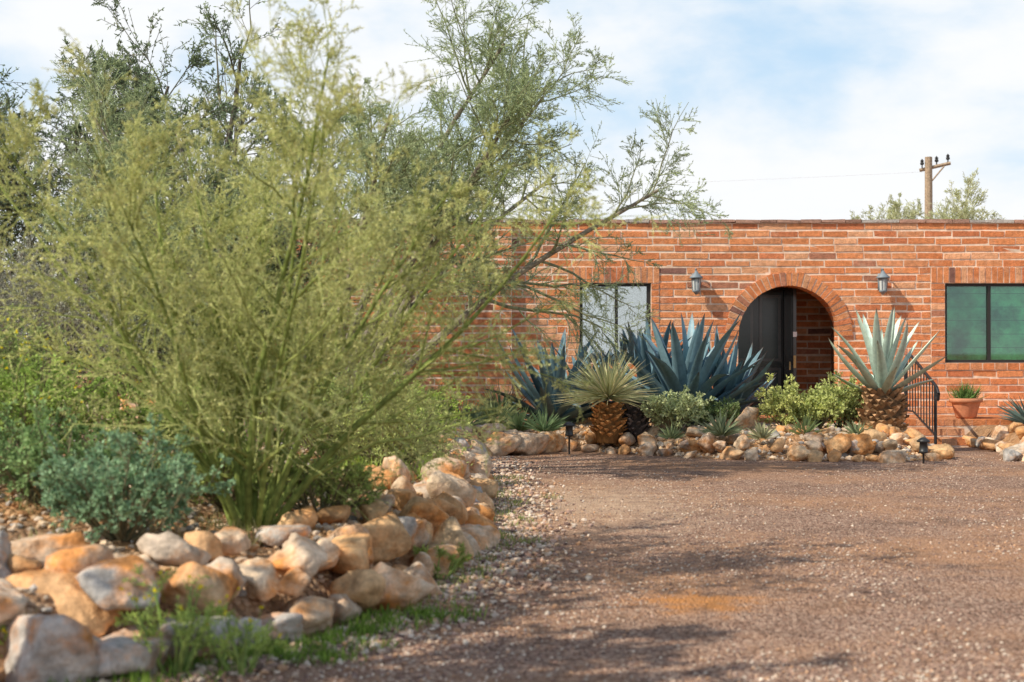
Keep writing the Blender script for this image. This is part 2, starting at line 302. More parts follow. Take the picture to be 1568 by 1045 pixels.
# ---------------------------------------------------------------- house
house=empty('brick_house'); HY=22.0; PIT=.114
BP=[(.69,.265,.11),(.66,.245,.10),(.71,.30,.135),(.64,.225,.09),(.73,.37,.20),(.67,.285,.135),(.58,.20,.09)]
def bcol():
    r=R.random()
    if r<.010: return np.array((.26,.13,.10))
    if r<.05: return np.array((.46,.20,.12))*R.uniform(.85,1.15)
    return np.array(BP[R.integers(len(BP))])*R.uniform(.9,1.1)
MC=np.array((.80,.62,.48))
def panel(mb,org,u,n,width,z0,z1,holes=(),arch=None,depth=.1,dim=1):
    org=np.array(org,float); u=np.array(u,float); n=np.array(n,float); up=np.array([0,0,1.])
    def bx(a,b,za,zb,f,bk,col,mi,j):
        v=[]
        for (s,t,zz) in [(a,f,za),(b,f,za),(b,bk,za),(a,bk,za),(a,f,zb),(b,f,zb),(b,bk,zb),(a,bk,zb)]:
            v.append(org+u*s+n*t+up*zz)
        v=np.array(v)
        if j: v+=R.normal(0,j,v.shape)*np.array([1,.6,1])
        mb.add(v,BOXF,col,mi)
    k=int(round(z0/PIT)); nrow=int(round(z1/PIT))
    for r in range(k,nrow):
        za=r*PIT; zc=za+PIT/2; iv=[(0,width)]
        hs=[(h[0],h[1]) for h in holes if h[2]<zc<h[3]]
        if arch:
            cx,cz,ri,ro=arch
            if zc<cz: hs.append((cx-ri,cx+ri))
            elif zc-cz<ro:
                q=(ro+ri)/2
                if zc-cz<q: hw=math.sqrt(q*q-(zc-cz)**2); hs.append((cx-hw,cx+hw))
        for a,b in hs:
            nv=[]
            for p,q in iv:
                if b<=p or a>=q: nv.append((p,q)); continue
                if a>p: nv.append((p,a))
                if b<q: nv.append((b,q))
            iv=nv
        off=(r%2)*.2
        for p,q in iv:
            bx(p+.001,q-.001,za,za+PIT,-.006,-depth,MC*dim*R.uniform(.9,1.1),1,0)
            x=p; first=True
            while x<q-.02:
                ln=.40*R.uniform(.9,1.1)
                if first: ln=.40-((p+off)%.40); ln=max(ln,.1) if ln>.1 else ln+.4; first=False
                e=min(x+ln,q)
                if q-e<.08: e=q
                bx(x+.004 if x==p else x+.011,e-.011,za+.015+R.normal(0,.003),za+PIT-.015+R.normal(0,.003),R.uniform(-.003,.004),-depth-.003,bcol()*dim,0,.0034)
                x=e
mb=MB()
AX,AZ,RI,RO=4.28,1.55,.78,.99
x0=-6.5; WX=18.5
holes=[(.86-x0,2.28-x0,1.14,23*PIT),(6.48-x0,9.0-x0,9*PIT,23*PIT)]
panel(mb,(x0,HY,0),(1,0,0),(0,-1,0),WX,0,29*PIT,holes,(AX-x0,AZ,RI,RO))
panel(mb,(x0,HY-.12,0),(1,0,0),(0,-1,0),6.5,0,29*PIT,depth=.1)
def soldier(xa,xb,za,zb,w_=.095):
    n=int(round((xb-xa)/w_)); w2=(xb-xa)/n
    for i in range(n): box(mb,xa+i*w2+.009,xa+(i+1)*w2-.009,HY-.018+R.uniform(-.004,.004),HY+.14,za+.008,zb-.006,bcol()*.93,0,.002)
    box(mb,xa+.002,xb-.002,HY-.010,HY+.13,za+.001,zb-.001,MC,1)
ZT=23*PIT
soldier(.86,2.28,2.37,ZT); soldier(6.48,9.0,2.37,ZT); soldier(6.70,8.8,9*PIT,1.14,.2)
def stack(xa,xb,za,zb):
    k=int(round((zb-za)/.105)); h=(zb-za)/k
    for i in range(k): box(mb,xa+.007,xb-.007,HY-.012+R.uniform(-.004,.004),HY+.14,za+i*h+.010,za+(i+1)*h-.010,bcol(),0,.002)
    box(mb,xa+.001,xb-.001,HY-.004,HY+.13,za+.001,zb-.001,MC,1)
stack(.86,1.05,1.14,2.37); stack(2.15,2.28,1.14,2.37); stack(6.48,6.70,9*PIT,2.37); stack(8.8,9.0,9*PIT,2.37)
nv=31; AF=np.array([[0,1,2,3],[7,6,5,4],[0,4,5,1],[1,5,6,2],[2,6,7,3],[3,7,4,0]])
for i in range(nv):
    a0=math.pi*(i/nv)+.010; a1=math.pi*((i+1)/nv)-.010
    ro=RO+R.normal(0,.006); fy=HY-.03+R.uniform(-.006,.004)
    v=[]
    for yy in (fy,HY+.35):
        for rr,aa in ((RI,a0),(ro,a0),(ro,a1),(RI,a1)): v.append((AX+rr*math.cos(aa),yy,AZ+rr*math.sin(aa)))
    v=np.array(v)+R.normal(0,.002,(8,3)); mb.add(v,AF,bcol()*.88,0)
for i in range(48):
    a0=math.pi*i/48; a1=math.pi*(i+1)/48; v=[]
    for yy in (HY-.020,HY+.34):
        for rr,aa in ((RI+.006,a0),(RO-.012,a0),(RO-.012,a1),(RI+.006,a1)): v.append((AX+rr*math.cos(aa),yy,AZ+rr*math.sin(aa)))
    mb.add(v,AF,MC*.85,1)
for sgn in (-1,1):
    for r in range(2,14):
        za=r*PIT; zb=min(za+PIT,AZ); xa=AX+sgn*RI; xb=AX+sgn*(RI+.2)
        box(mb,min(xa,xb),max(xa,xb),HY+.105,HY+.35,za+.010,zb-.010,bcol(),0,.002)
        box(mb,min(xa,xb)+.006,max(xa,xb)-.006,HY+.104,HY+.345,za,zb,MC,1)
VL,VR,VB=3.3,5.3,HY+1.6
panel(mb,(VL,VB,0),(1,0,0),(0,-1,0),VR-VL,2*PIT,24*PIT,[(.2,1.32,0,2.42)],dim=.6)  # dim darkens the recess brick colours, painting in the entry's shade
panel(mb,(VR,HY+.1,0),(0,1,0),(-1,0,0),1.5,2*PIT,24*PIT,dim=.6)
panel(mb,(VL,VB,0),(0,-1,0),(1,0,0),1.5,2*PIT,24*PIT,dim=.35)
panel(mb,(x0+WX,HY,0),(0,1,0),(1,0,0),9,0,29*PIT); panel(mb,(x0,HY+9,0),(0,-1,0),(-1,0,0),9,0,29*PIT)
panel(mb,(x0+WX,HY+9,0),(-1,0,0),(0,1,0),WX,0,29*PIT)
mb.build('walls',[M_brick,M_mort],parent=house)
mb=MB(); x=x0-.03
while x<x0+WX:
    l=R.uniform(.22,.42); box(mb,x,x+l-.008,HY-.15 if x<-.0 else HY-.03,HY+.2,29*PIT+.001,29*PIT+.042+R.uniform(0,.012),np.array((.34,.20,.15))*R.uniform(.7,1.5) if R.random()<.8 else (.46,.42,.38),0,.003); x+=l
mb.build('coping',[M_brick],parent=house)
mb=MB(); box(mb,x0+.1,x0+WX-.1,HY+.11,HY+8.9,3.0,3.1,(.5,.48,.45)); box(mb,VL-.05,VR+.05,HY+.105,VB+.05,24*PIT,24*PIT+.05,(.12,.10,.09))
mb.build('roof',[M_paint],parent=house)
def glassmat(nm,base,tr):
    M=bpy.data.materials.new(nm); M.use_nodes=True; nt=M.node_tree; nn=nt.nodes; nn.clear()
    o_=nn.new('ShaderNodeOutputMaterial'); g=nn.new('ShaderNodeBsdfGlossy'); g.inputs['Roughness'].default_value=.02; g.inputs['Color'].default_value=(.9,.95,.95,1); t=nn.new('ShaderNodeBsdfTransparent'); t.inputs['Color'].default_value=(*tr,1)
    fr=nn.new('ShaderNodeFresnel'); fr.inputs[0].default_value=1.5; mr=nn.new('ShaderNodeMapRange'); mr.inputs[3].default_value=base; mr.inputs[4].default_value=.95
    nt.links.new(fr.outputs[0],mr.inputs[0]); ms=nn.new('ShaderNodeMixShader'); nt.links.new(mr.outputs[0],ms.inputs[0]); nt.links.new(t.outputs[0],ms.inputs[1]); nt.links.new(g.outputs[0],ms.inputs[2]); nt.links.new(ms.outputs[0],o_.inputs[0]); return M
G1=glassmat('window_glass_bright',.36,(.95,.97,.97)); G2=glassmat('window_glass_green',.05,(.8,.97,.88))
M_bl_refl=mat('tree_reflection_blind_mat',rough=.7,nscale=1.5,namt=.75,tint=(.03,.10,.06),tscale=2.2,tmin=.48,tmax=.7)  # mottled greens paint the trees reflected in the right window
M_bl2=mat('shade_mat',rough=.7,nscale=1.5,namt=.12)
def window(nm,xa,xb,za,zb,split,cols,slat,G,MBL):
    F=(.025,.022,.02); t=.045; y0=HY+.05;y1=HY+.12; mb=MB()
    box(mb,xa,xb,y0,y1,zb-t,zb,F); box(mb,xa,xb,y0,y1,za,za+t,F); box(mb,xa,xa+t,y0+.002,y1-.002,za+t,zb-t,F); box(mb,xb-t*1.3,xb,y0+.002,y1-.002,za+t,zb-t,F)
    for s in split: box(mb,s-.022,s+.022,y0-.004,y1-.01,za+t,zb-t,F)
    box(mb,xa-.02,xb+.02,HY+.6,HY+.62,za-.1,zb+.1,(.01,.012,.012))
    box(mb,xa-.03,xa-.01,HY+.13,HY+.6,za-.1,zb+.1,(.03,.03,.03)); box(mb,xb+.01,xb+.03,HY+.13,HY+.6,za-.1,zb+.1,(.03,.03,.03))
    mb.build(nm+'_frame',[M_paint],parent=house)
    mb=MB(); box(mb,xa+.02,xb-.02,HY+.085,HY+.09,za+.02,zb-.02,(.5,.5,.5)); mb.build(nm+'_glass',[G],parent=house)
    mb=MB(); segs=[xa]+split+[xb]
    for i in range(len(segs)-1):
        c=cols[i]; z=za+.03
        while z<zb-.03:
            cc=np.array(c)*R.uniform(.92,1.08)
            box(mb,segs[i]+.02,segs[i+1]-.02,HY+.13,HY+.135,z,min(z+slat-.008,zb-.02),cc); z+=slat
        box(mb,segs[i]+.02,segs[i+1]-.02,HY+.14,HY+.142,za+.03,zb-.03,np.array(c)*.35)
    mb.build(nm+'_reflection_blinds',[MBL],parent=house)
window('window_left',1.05,2.15,1.14,2.37,[1.62],[(.85,.88,.9),(.20,.25,.18)],2.,G1,M_bl2)  # pale blind at left, its colour lifted to include reflected sky
window('window_right',6.70,8.8,1.14,2.37,[7.4,8.1],[(.14,.46,.26),(.20,.54,.33),(.14,.4,.26)],.21,G2,M_bl_refl)
mb=MB(); D=(.015,.015,.017); FC=(.05,.045,.045); dx0,dx1=VL+.2,VL+1.32; dy=VB-.02
box(mb,dx0,dx0+.07,dy-.04,dy+.1,.3,2.42,FC); box(mb,dx1-.07,dx1,dy-.04,dy+.1,.3,2.42,(.09,.05,.035)); box(mb,dx0+.07,dx1-.07,dy-.04,dy+.1,2.34,2.42,FC)
box(mb,dx0+.07,dx1-.07,dy+.02,dy+.07,.34,2.34,D)
for za,zb in ((.45,1.05),(1.15,2.25)):
    for xa in (dx0+.14,dx0+.60):
        box(mb,xa,xa+.36,dy-.005,dy+.02,za,zb,(.09,.085,.085)); box(mb,xa+.05,xa+.31,dy-.012,dy-.004,za+.05,zb-.05,(.02,.04,.045))
sx=4.50; box(mb,sx,sx+.05,HY+.75,VB-.05,.36,2.32,(.04,.034,.034)); box(mb,sx+.052,sx+.12,HY+1.45,HY+1.52,.36,2.42,(.12,.06,.038))
box(mb,sx-.012,sx-.001,HY+.85,VB-.2,.5,1.1,(.05,.05,.05)); box(mb,sx-.012,sx-.001,HY+.85,VB-.2,1.25,2.2,(.05,.05,.05))
mb.build('door',[M_door],parent=house)
mb=MB(); box(mb,4.495,4.555,HY+.735,HY+.748,1.55,1.63,(.8,.8,.8)); box(mb,4.50,4.54,HY+.735,HY+.748,1.05,1.25,(.45,.32,.12)); poly_tube(mb,[(4.46,HY+.82,1.15),(4.46,HY+.82,1.02)],.014,(.6,.45,.2)); mb.build('door_handle',[M_paint],parent=house)
for sx in (2.83,5.70):
    e=empty('wall_lantern'); mb=MB(); gc=(.20,.24,.27); z=2.42; y=HY-.16
    box(mb,sx-.045,sx+.045,HY-.035,HY+.0-.013,z-.16,z+.1,gc); poly_tube(mb,[(sx,HY-.03,z+.08),(sx,HY-.1,z+.17),(sx,y,z+.15),(sx,y,z+.1)],.012,gc)
    lathe(mb,(sx,y,z),[(0,.14),(.02,.13),(.035,.1),(.1,.04),(.105,.02),(.07,.02)],gc); lathe(mb,(sx,y,z),[(.07,.0),(.07,.025)],gc)
    for a in range(6):
        th=a*math.pi/3; poly_tube(mb,[(sx+.07*math.cos(th),y+.07*math.sin(th),z+.02),(sx+.055*math.cos(th),y+.055*math.sin(th),z-.17)],.006,gc,4)
    lathe(mb,(sx,y,z),[(.06,-.165),(.065,-.18),(.04,-.2),(.015,-.23),(0,-.235)],gc); mb.build('lantern_body',[M_paint],True,e)
    mb=MB(); lathe(mb,(sx,y,z),[(.062,.015),(.05,-.165)],(.5,.53,.52)); mb.build('lantern_glass',[M_paint],True,e)
st=empty('brick_steps'); mb=MB()
def bricktop(xa,xb,ya,yb,z0,z1):
    box(mb,xa+.01,xb-.01,ya+.01,yb-.002,z0,z1-.012,MC,1)
    x=xa
    while x<xb-.02:
        e=min(x+.2,xb); y=ya
        while y<yb-.02:
            f=min(y+.36,yb); box(mb,x+.004,e-.004,y+.004,f-.004,z1-.09,z1+R.uniform(-.003,.003),bcol()*.8,0,.0015); y=f
        x=e
bricktop(3.2,8.0,20.4,21.985,0,.34); bricktop(5.3,6.35,19.95,20.395,0,.23); bricktop(5.3,6.35,19.5,19.945,0,.115)
mb.build('steps',[M_brick,M_mort],parent=st)
mb=MB(); box(mb,VL,VR,HY+.0,VB-.001,.2,.335,(.2,.13,.1)); mb.build('porch_floor',[M_clay],parent=house)
mb=MB(); C=(.02,.02,.022); X=5.78
top=[(X,20.95,1.02),(X,20.95,1.12),(X,20.9,1.2),(X,20.8,1.25),(X,20.6,1.25),(X,20.2,1.12),(X,19.8,.98),(X,19.5,.88),(X,19.35,.82),(X,19.27,.74),(X,19.3,.66),(X,19.38,.68)]
poly_tube(mb,top,.022,C,8); poly_tube(mb,[(X,20.9,.45),(X,20.5,.45),(X,19.45,.18)],.014,C,6)
poly_tube(mb,[(X,20.9,.3),(X,20.9,1.2)],.022,C); poly_tube(mb,[(X,19.42,0),(X,19.42,.85)],.022,C)
for i,y in enumerate(np.linspace(19.55,20.8,10)):
    zb=np.interp(y,[19.45,20.5,20.9],[.18,.45,.45]); zt=np.interp(y,[19.35,20.6,20.8],[.82,1.25,1.25]); poly_tube(mb,[(X,y,zb),(X,y,zt)],.009,C,5)
mb.build('iron_handrail',[M_metal],True)
pot=empty('potted_plant'); mb=MB(); px,py=6.62,20.75
lathe(mb,(px,py,.34),[(0,0),(.13,0),(.15,.03),(.20,.22),(.205,.23),(.235,.235),(.24,.29),(.215,.295),(.2,.25),(0,.25)],(.55,.24,.13),28); mb.build('pot',[M_clay],True,pot)
mb=MB(); n=320; d=norm(np.stack([R.normal(0,.5,n),R.normal(0,.5,n),np.abs(R.normal(1,.3,n))],1)); leaves(mb,np.tile([px,py,.57],(n,1))+R.normal(0,.06,(n,3))*[1,1,.1],d,R.uniform(.15,.36,n),.012,np.array((.14,.24,.07))*R.uniform(.6,1.5,(n,1))); mb.build('leaves',[M_leaf],False,pot)
for x,y,z in [(.72,17.9,.12),(4.8,16.6,.0)]:
    mb=MB(); lathe(mb,(x,y,z),[(.012,-.1),(.012,.12),(.05,.13),(.055,.15),(.05,.155),(.045,.25),(.075,.255),(.08,.27),(.03,.305),(0,.31)],(.03,.03,.03),14)
    lathe(mb,(x,y,z-.08),[(.047,.24),(.042,.33)],(.55,.55,.5),14); mb.build('path_light',[M_metal],True)

# ---------------------------------------------------------------- agaves & yuccas
def blade(mb,base,az,inc,L,W,col,curve=.25,n=10,thick=.25,tipc=(.12,.08,.06)):
    h=np.array([math.cos(az),math.sin(az),0]); s=np.array([-math.sin(az),math.cos(az),0])
    P=np.array(base,float); up=[];lo=[];cu=[]
    tw=R.normal(0,.1); wob=R.normal(0,.12)
    for i in range(n+1):
        t=i/n; a=inc+curve*t*t
        d=norm(h*math.sin(a)+np.array([0,0,1])*math.cos(a)+s*wob*t)
        if i: P=P+d*L/n
        nn_=np.cross(s,d)
        wv=W*(.75+.6*t)*min(1,(1-t)**.75*1.35)
        ss_=s*math.cos(tw*t)+nn_*math.sin(tw*t)
        inn=np.cross(ss_,d); inn=inn if inn[2]>0 or inn@h<0 else -inn
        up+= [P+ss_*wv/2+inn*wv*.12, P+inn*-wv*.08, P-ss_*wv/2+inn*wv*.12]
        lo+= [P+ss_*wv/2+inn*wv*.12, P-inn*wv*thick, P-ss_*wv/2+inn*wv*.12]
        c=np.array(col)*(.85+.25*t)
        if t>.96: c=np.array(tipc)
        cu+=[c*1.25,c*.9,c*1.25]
    f=[]
    for i in range(n):
        k=i*3; f+=[[k,k+1,k+4,k+3],[k+1,k+2,k+5,k+4]]
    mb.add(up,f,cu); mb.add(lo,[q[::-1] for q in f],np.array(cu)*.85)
def agave(c,nl,L,W,col,inc=(.12,1.25),curve=.3):
    mb=MB()
    for i in range(nl):
        t=(i+.5)/nl; az=i*2.39996+R.normal(0,.12); a=inc[0]+(inc[1]-inc[0])*t**.9+R.normal(0,.06)
        l=L*(.75+.35*math.sin(math.pi*min(t+.15,1)))*R.uniform(.82,1.1)
        blade(mb,np.array(c)+np.array([math.cos(az),math.sin(az),0])*W*.45*t+np.array([0,0,.12*(1-t)]),az,a,l,W*R.uniform(.85,1.1),np.array(col)*R.uniform(.75,1.2),curve*R.normal(.6,.9))
    return mb
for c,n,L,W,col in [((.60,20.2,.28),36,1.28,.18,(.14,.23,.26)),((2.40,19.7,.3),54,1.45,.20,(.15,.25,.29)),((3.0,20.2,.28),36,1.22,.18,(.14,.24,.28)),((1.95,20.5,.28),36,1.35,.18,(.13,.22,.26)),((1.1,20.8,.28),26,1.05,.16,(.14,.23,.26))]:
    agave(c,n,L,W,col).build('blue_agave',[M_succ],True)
def stump(mb,c,r,h,nr,col):
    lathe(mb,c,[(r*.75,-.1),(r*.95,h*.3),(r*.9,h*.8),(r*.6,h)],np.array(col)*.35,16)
    for i in range(nr):
        t=i/nr; az=i*2.39996+R.normal(0,.08); z=h*t; rr=r*(.85+.25*math.sin(math.pi*(.15+t*.8)))
        h_=np.array([math.cos(az),math.sin(az),0]); b=np.array(c)+h_*rr*.7+np.array([0,0,z])
        s=np.array([-math.sin(az),math.cos(az),0]); w_=r*.28*R.uniform(.8,1.15); tip=b+h_*rr*.42*R.uniform(.6,1.3)+np.array([0,0,h*R.uniform(.03,.15)])
        cc=np.array(col)*R.uniform(.5,1.4)
        v=[b+s*w_,b-s*w_,b-np.array([0,0,h*.09]),tip+s*w_*.45,tip-s*w_*.45,tip-np.array([0,0,h*.045])]
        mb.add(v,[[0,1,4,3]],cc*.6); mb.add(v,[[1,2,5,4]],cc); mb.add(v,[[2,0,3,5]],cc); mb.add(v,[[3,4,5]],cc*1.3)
ag=empty('pale_agave')
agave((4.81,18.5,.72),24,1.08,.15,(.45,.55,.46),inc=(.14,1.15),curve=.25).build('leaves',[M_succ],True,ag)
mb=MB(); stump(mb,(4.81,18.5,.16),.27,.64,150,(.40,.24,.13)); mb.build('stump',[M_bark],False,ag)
def yucca(c,n,L,W,col,col2=None,down=1.75):
    mb=MB()
    az=R.uniform(0,6.28,n); inc=np.arccos(np.clip(1-R.random(n)*(1-math.cos(down)),-1,1))
    d=np.stack([np.cos(az)*np.sin(inc),np.sin(az)*np.sin(inc),np.cos(inc)],1)
    cc=np.array(col)*R.uniform(.7,1.3,(n,1))
    if col2 is not None:
        k=R.random(n)<.35; cc[k]=np.array(col2)*R.uniform(.8,1.2,(k.sum(),1))
    l=L*R.uniform(.65,1.08,n); P=np.array(c)+d*.05
    s=norm(np.cross(d,R.normal(size=(n,3))))
    mid=P+d*l[:,None]*.55; tip=P+d*l[:,None]-np.array([0,0,1])*(l*.06)[:,None]
    V=np.stack([P+s*W*.5,P-s*W*.5,mid-s*W*.42,mid+s*W*.42,tip+s*.001,tip-s*.001],1).reshape(-1,3)
    k=(np.arange(n)*6)[:,None]; F=np.concatenate([k+np.array([[0,1,2,3]]),k+np.array([[3,2,5,4]])])
    mb.add(V,F,np.repeat(cc,6,axis=0)); return mb
y1=empty('yucca_plant'); yucca((1.26,18.6,.70),460,.68,.020,(.56,.58,.31),col2=(.74,.66,.38)).build('leaves',[M_leaf],False,y1)
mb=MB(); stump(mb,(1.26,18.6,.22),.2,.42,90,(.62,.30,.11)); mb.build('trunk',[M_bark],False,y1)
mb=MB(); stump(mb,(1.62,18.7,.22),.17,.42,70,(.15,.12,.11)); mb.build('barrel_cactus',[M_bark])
for x,y,z,n,L,col in [(-.62,18.9,.3,90,.42,(.24,.32,.19)),(.42,18.7,.25,90,.38,(.22,.32,.16)),(-.15,20.4,.28,160,.6,(.16,.24,.13)),(2.62,17.75,.25,110,.34,(.25,.30,.18)),(3.1,17.6,.22,60,.22,(.42,.42,.25)),(4.35,17.9,.25,50,.22,(.28,.33,.18)),(-.25,19.5,.25,140,.45,(.36,.42,.2)),(7.35,20.2,.27,80,.5,(.14,.2,.18)),(3.7,18.0,.25,60,.25,(.22,.28,.12)),(.1,19.0,.25,80,.32,(.3,.4,.18)),(2.0,17.9,.2,50,.2,(.3,.36,.18))]:
    yucca((x,y,z),n,L,.028,col,down=1.35).build('small_agave',[M_leaf])

# ---------------------------------------------------------------- trees / shrubs
def grow(mb,P,D,L,Rr,levels,bark,leafspec,minr=.002):
    P=np.array(P,float); D=norm(np.array(D,float)); L=np.array(L,float); Rr=np.array(Rr,float)
    g=R.random(len(P))
    for li,lv in enumerate(levels):
        ns=lv['n']; pts=[P]; dirs=[D]; rad=[Rr]
        for s in range(ns):
            D=norm(D+R.normal(0,lv['w'],D.shape)+np.array([0,0,lv.get('up',0)])); P=P+D*(L/ns)[:,None]
            pts.append(P); dirs.append(D); rad.append(np.maximum(Rr*(1-.75*(s+1)/ns),minr))
        col=np.array(bark[min(li,len(bark)-1)])
        for s in range(ns):
            c=col*(1+.3*(g[:,None]-.5)); tubes(mb,pts[s],pts[s+1],np.maximum(rad[s],minr),rad[s+1],c,8 if li==0 else (5 if li==1 else 3),0)
        last=li==len(levels)-1
        if last or li==len(levels)-2:
            m=leafspec['n'] if last else leafspec['n']//3
            if m:
                nb=len(L); idx=np.repeat(np.arange(nb),m); t=R.uniform(.08 if last else .4,1,len(idx))*ns*.999; si=t.astype(int); fr_=(t-si)[:,None]
                A=np.stack(pts)[si,idx]; B=np.stack(pts)[si+1,idx]; d=norm(B-A)
                pp=A+(B-A)*fr_; dd=norm(d*leafspec.get('along',.8)+R.normal(0,.6,pp.shape))
                c0=np.array(leafspec['c0']); c1=np.array(leafspec['c1']); k=(g[idx]*.7+R.random(len(idx))*.3)[:,None]
                cc=(c0*(1-k)+c1*k)*R.uniform(.75,1.25,(len(idx),1))
                leaves(mb,pp,dd,R.uniform(.6,1.2,len(idx))*leafspec['L'],leafspec['W'],cc,1)
        if last: break
        k=lv['k']; idx=np.repeat(np.arange(len(L)),k); t=R.uniform(lv.get('tmin',.25),1,len(idx)); q=t*ns*.999; si=q.astype(int); fr_=(q-si)[:,None]
        SP=np.stack(pts); SD=np.stack(dirs)
        nP=SP[si,idx]*(1-fr_)+SP[si+1,idx]*fr_; pd=SD[si+1,idx]
        perp=norm(np.cross(pd,R.normal(size=pd.shape))); an=np.radians(R.normal(lv['a'],lv['a']*.25,len(idx)))[:,None]
        nD=norm(pd*np.cos(an)+perp*np.sin(an)); nL=L[idx]*lv['r']*(1.2-.65*t)*R.uniform(.6,1.25,len(idx))
        nR=np.maximum(Rr[idx]*(1-.75*t)*.6,minr); g=np.clip(g[idx]*.35+R.random(len(idx))*.65,0,1)
        P,D,L,Rr=nP,nD,nL,nR
def fan(n,base,spread,amin,amax,Lr,r,bias=(0,0)):
    az=np.arange(n)*2.39996+R.normal(0,.2,n); a=np.radians(amin+(amax-amin)*np.sqrt((np.arange(n)+.5)/n))
    D=np.stack([np.cos(az)*np.sin(a)+bias[0],np.sin(az)*np.sin(a)+bias[1],np.cos(a)],1)
    P=np.array(base)+np.stack([np.cos(az),np.sin(az),0*az],1)*spread*R.uniform(.2,1,(n,1))
    return P,D,R.uniform(*Lr,n),np.full(n,r)*R.uniform(.7,1.1,n)
mb=MB(); P,D,L,r=fan(15,(-1.45,8.0,.3),.12,3,37,(2.15,2.75),.023,(.04,0))
grow(mb,P,D,L,r,[dict(n=9,w=.06,up=.03,k=14,r=.38,a=40,tmin=.08),dict(n=5,w=.13,up=.02,k=9,r=.42,a=42,tmin=.1),dict(n=4,w=.16,up=.0,k=5,r=.6,a=40,tmin=.1),dict(n=2,w=.2,up=-.02)],
  [(.20,.25,.07),(.26,.30,.09),(.42,.45,.16),(.5,.53,.2)],dict(n=13,L=.020,W=.0066,c0=(.24,.30,.09),c1=(.92,.87,.42),along=.5),minr=.0015)
mb.build('palo_verde_tree',[M_bark,M_leaf])
# big tree behind: limbs rise then arch outwards
mb=MB(); az=np.radians([3,18,-22,40,-5,75,110,150,190,235,285,320]); a=np.radians([33,24,30,34,14,26,34,38,34,26,22,20]); n=len(az)
D=np.stack([np.cos(az)*np.sin(a),np.sin(az)*np.sin(a),np.cos(a)],1); P=np.tile([-2.1,15.2,.3],(n,1))+D*[.25,.25,0]
LL=np.array([4.5,4.7,4.1,4.4,4.7,4.2,4.2,4.3,4.2,4.0,3.9,4.4])
grow(mb,P,D,LL,np.full(n,.06),[dict(n=10,w=.05,up=-.04,k=16,r=.34,a=46,tmin=.42),dict(n=6,w=.12,up=.0,k=10,r=.48,a=42,tmin=.15),dict(n=4,w=.13,up=-.02,k=8,r=.5,a=38,tmin=.1),dict(n=2,w=.16,up=-.02)],
  [(.24,.21,.16),(.26,.27,.16),(.32,.36,.2),(.36,.42,.23)],dict(n=13,L=.032,W=.0078,c0=(.18,.26,.13),c1=(.58,.64,.36),along=1.0),minr=.0023)
mb.build('palo_verde_tree',[M_bark,M_leaf])
for (x,y,H,n,c0,c1) in [(-6.4,18.5,4.7,10,(.10,.15,.085),(.33,.40,.23)),(-4.1,19.6,4.7,8,(.13,.20,.11),(.38,.45,.26))]:
    mb=MB(); P,D,L,r=fan(n,(x,y,hl(x,y)),.2,8,50,(H*.8,H),.085)
    grow(mb,P,D,L,r,[dict(n=8,w=.1,up=.04,k=13,r=.43,a=42,tmin=.15),dict(n=5,w=.12,up=.02,k=9,r=.5,a=42,tmin=.15),dict(n=4,w=.12,up=.0,k=6,r=.55,a=40,tmin=.1),dict(n=2,w=.1,up=.0)],
      [(.16,.14,.11),(.17,.16,.11)],dict(n=11,L=.060,W=.018,c0=c0,c1=c1,along=.8),minr=.0035)
    mb.build('mesquite_tree',[M_bark,M_leaf])
# tree standing left of the camera; its shade falls on the drive
mb=MB(); poly_tube(mb,[(-4.5,4.0,-.05),(-4.45,4.05,1.2),(-4.3,4.1,2.6),(-4.25,4.2,3.9)],[.13,.11,.1,.08],(.2,.18,.14),10)
P,D,L,r=fan(9,(-4.15,4.1,3.5),.05,15,68,(1.1,1.5),.05)
grow(mb,P,D,L,r,[dict(n=6,w=.1,up=.05,k=8,r=.5,a=40,tmin=.2),dict(n=4,w=.12,k=7,r=.5,a=40,tmin=.1),dict(n=3,w=.12)],[(.2,.18,.14)],dict(n=26,L=.08,W=.03,c0=(.15,.2,.08),c1=(.3,.36,.16)),minr=.004)
mb.build('mesquite_tree',[M_bark,M_leaf])
mb=MB(); P,D,L,r=fan(20,(11.3,38,2.9),.25,5,70,(1.9,3.0),.04)
grow(mb,P,D,L,r,[dict(n=7,w=.07,up=.05,k=12,r=.42,a=36,tmin=.2),dict(n=5,w=.1,up=.03,k=7,r=.5,a=34,tmin=.1),dict(n=3,w=.1,k=5,r=.6,a=30,tmin=.1),dict(n=2,w=.1)],
  [(.50,.50,.32)],dict(n=6,L=.06,W=.017,c0=(.42,.46,.22),c1=(.62,.62,.36)),minr=.005)
poly_tube(mb,[(11.3,38,0),(11.25,38,.8),(11.3,38,3.3)],[.2,.17,.12],(.25,.25,.14),10)
mb.build('palo_verde_tree',[M_bark,M_leaf])
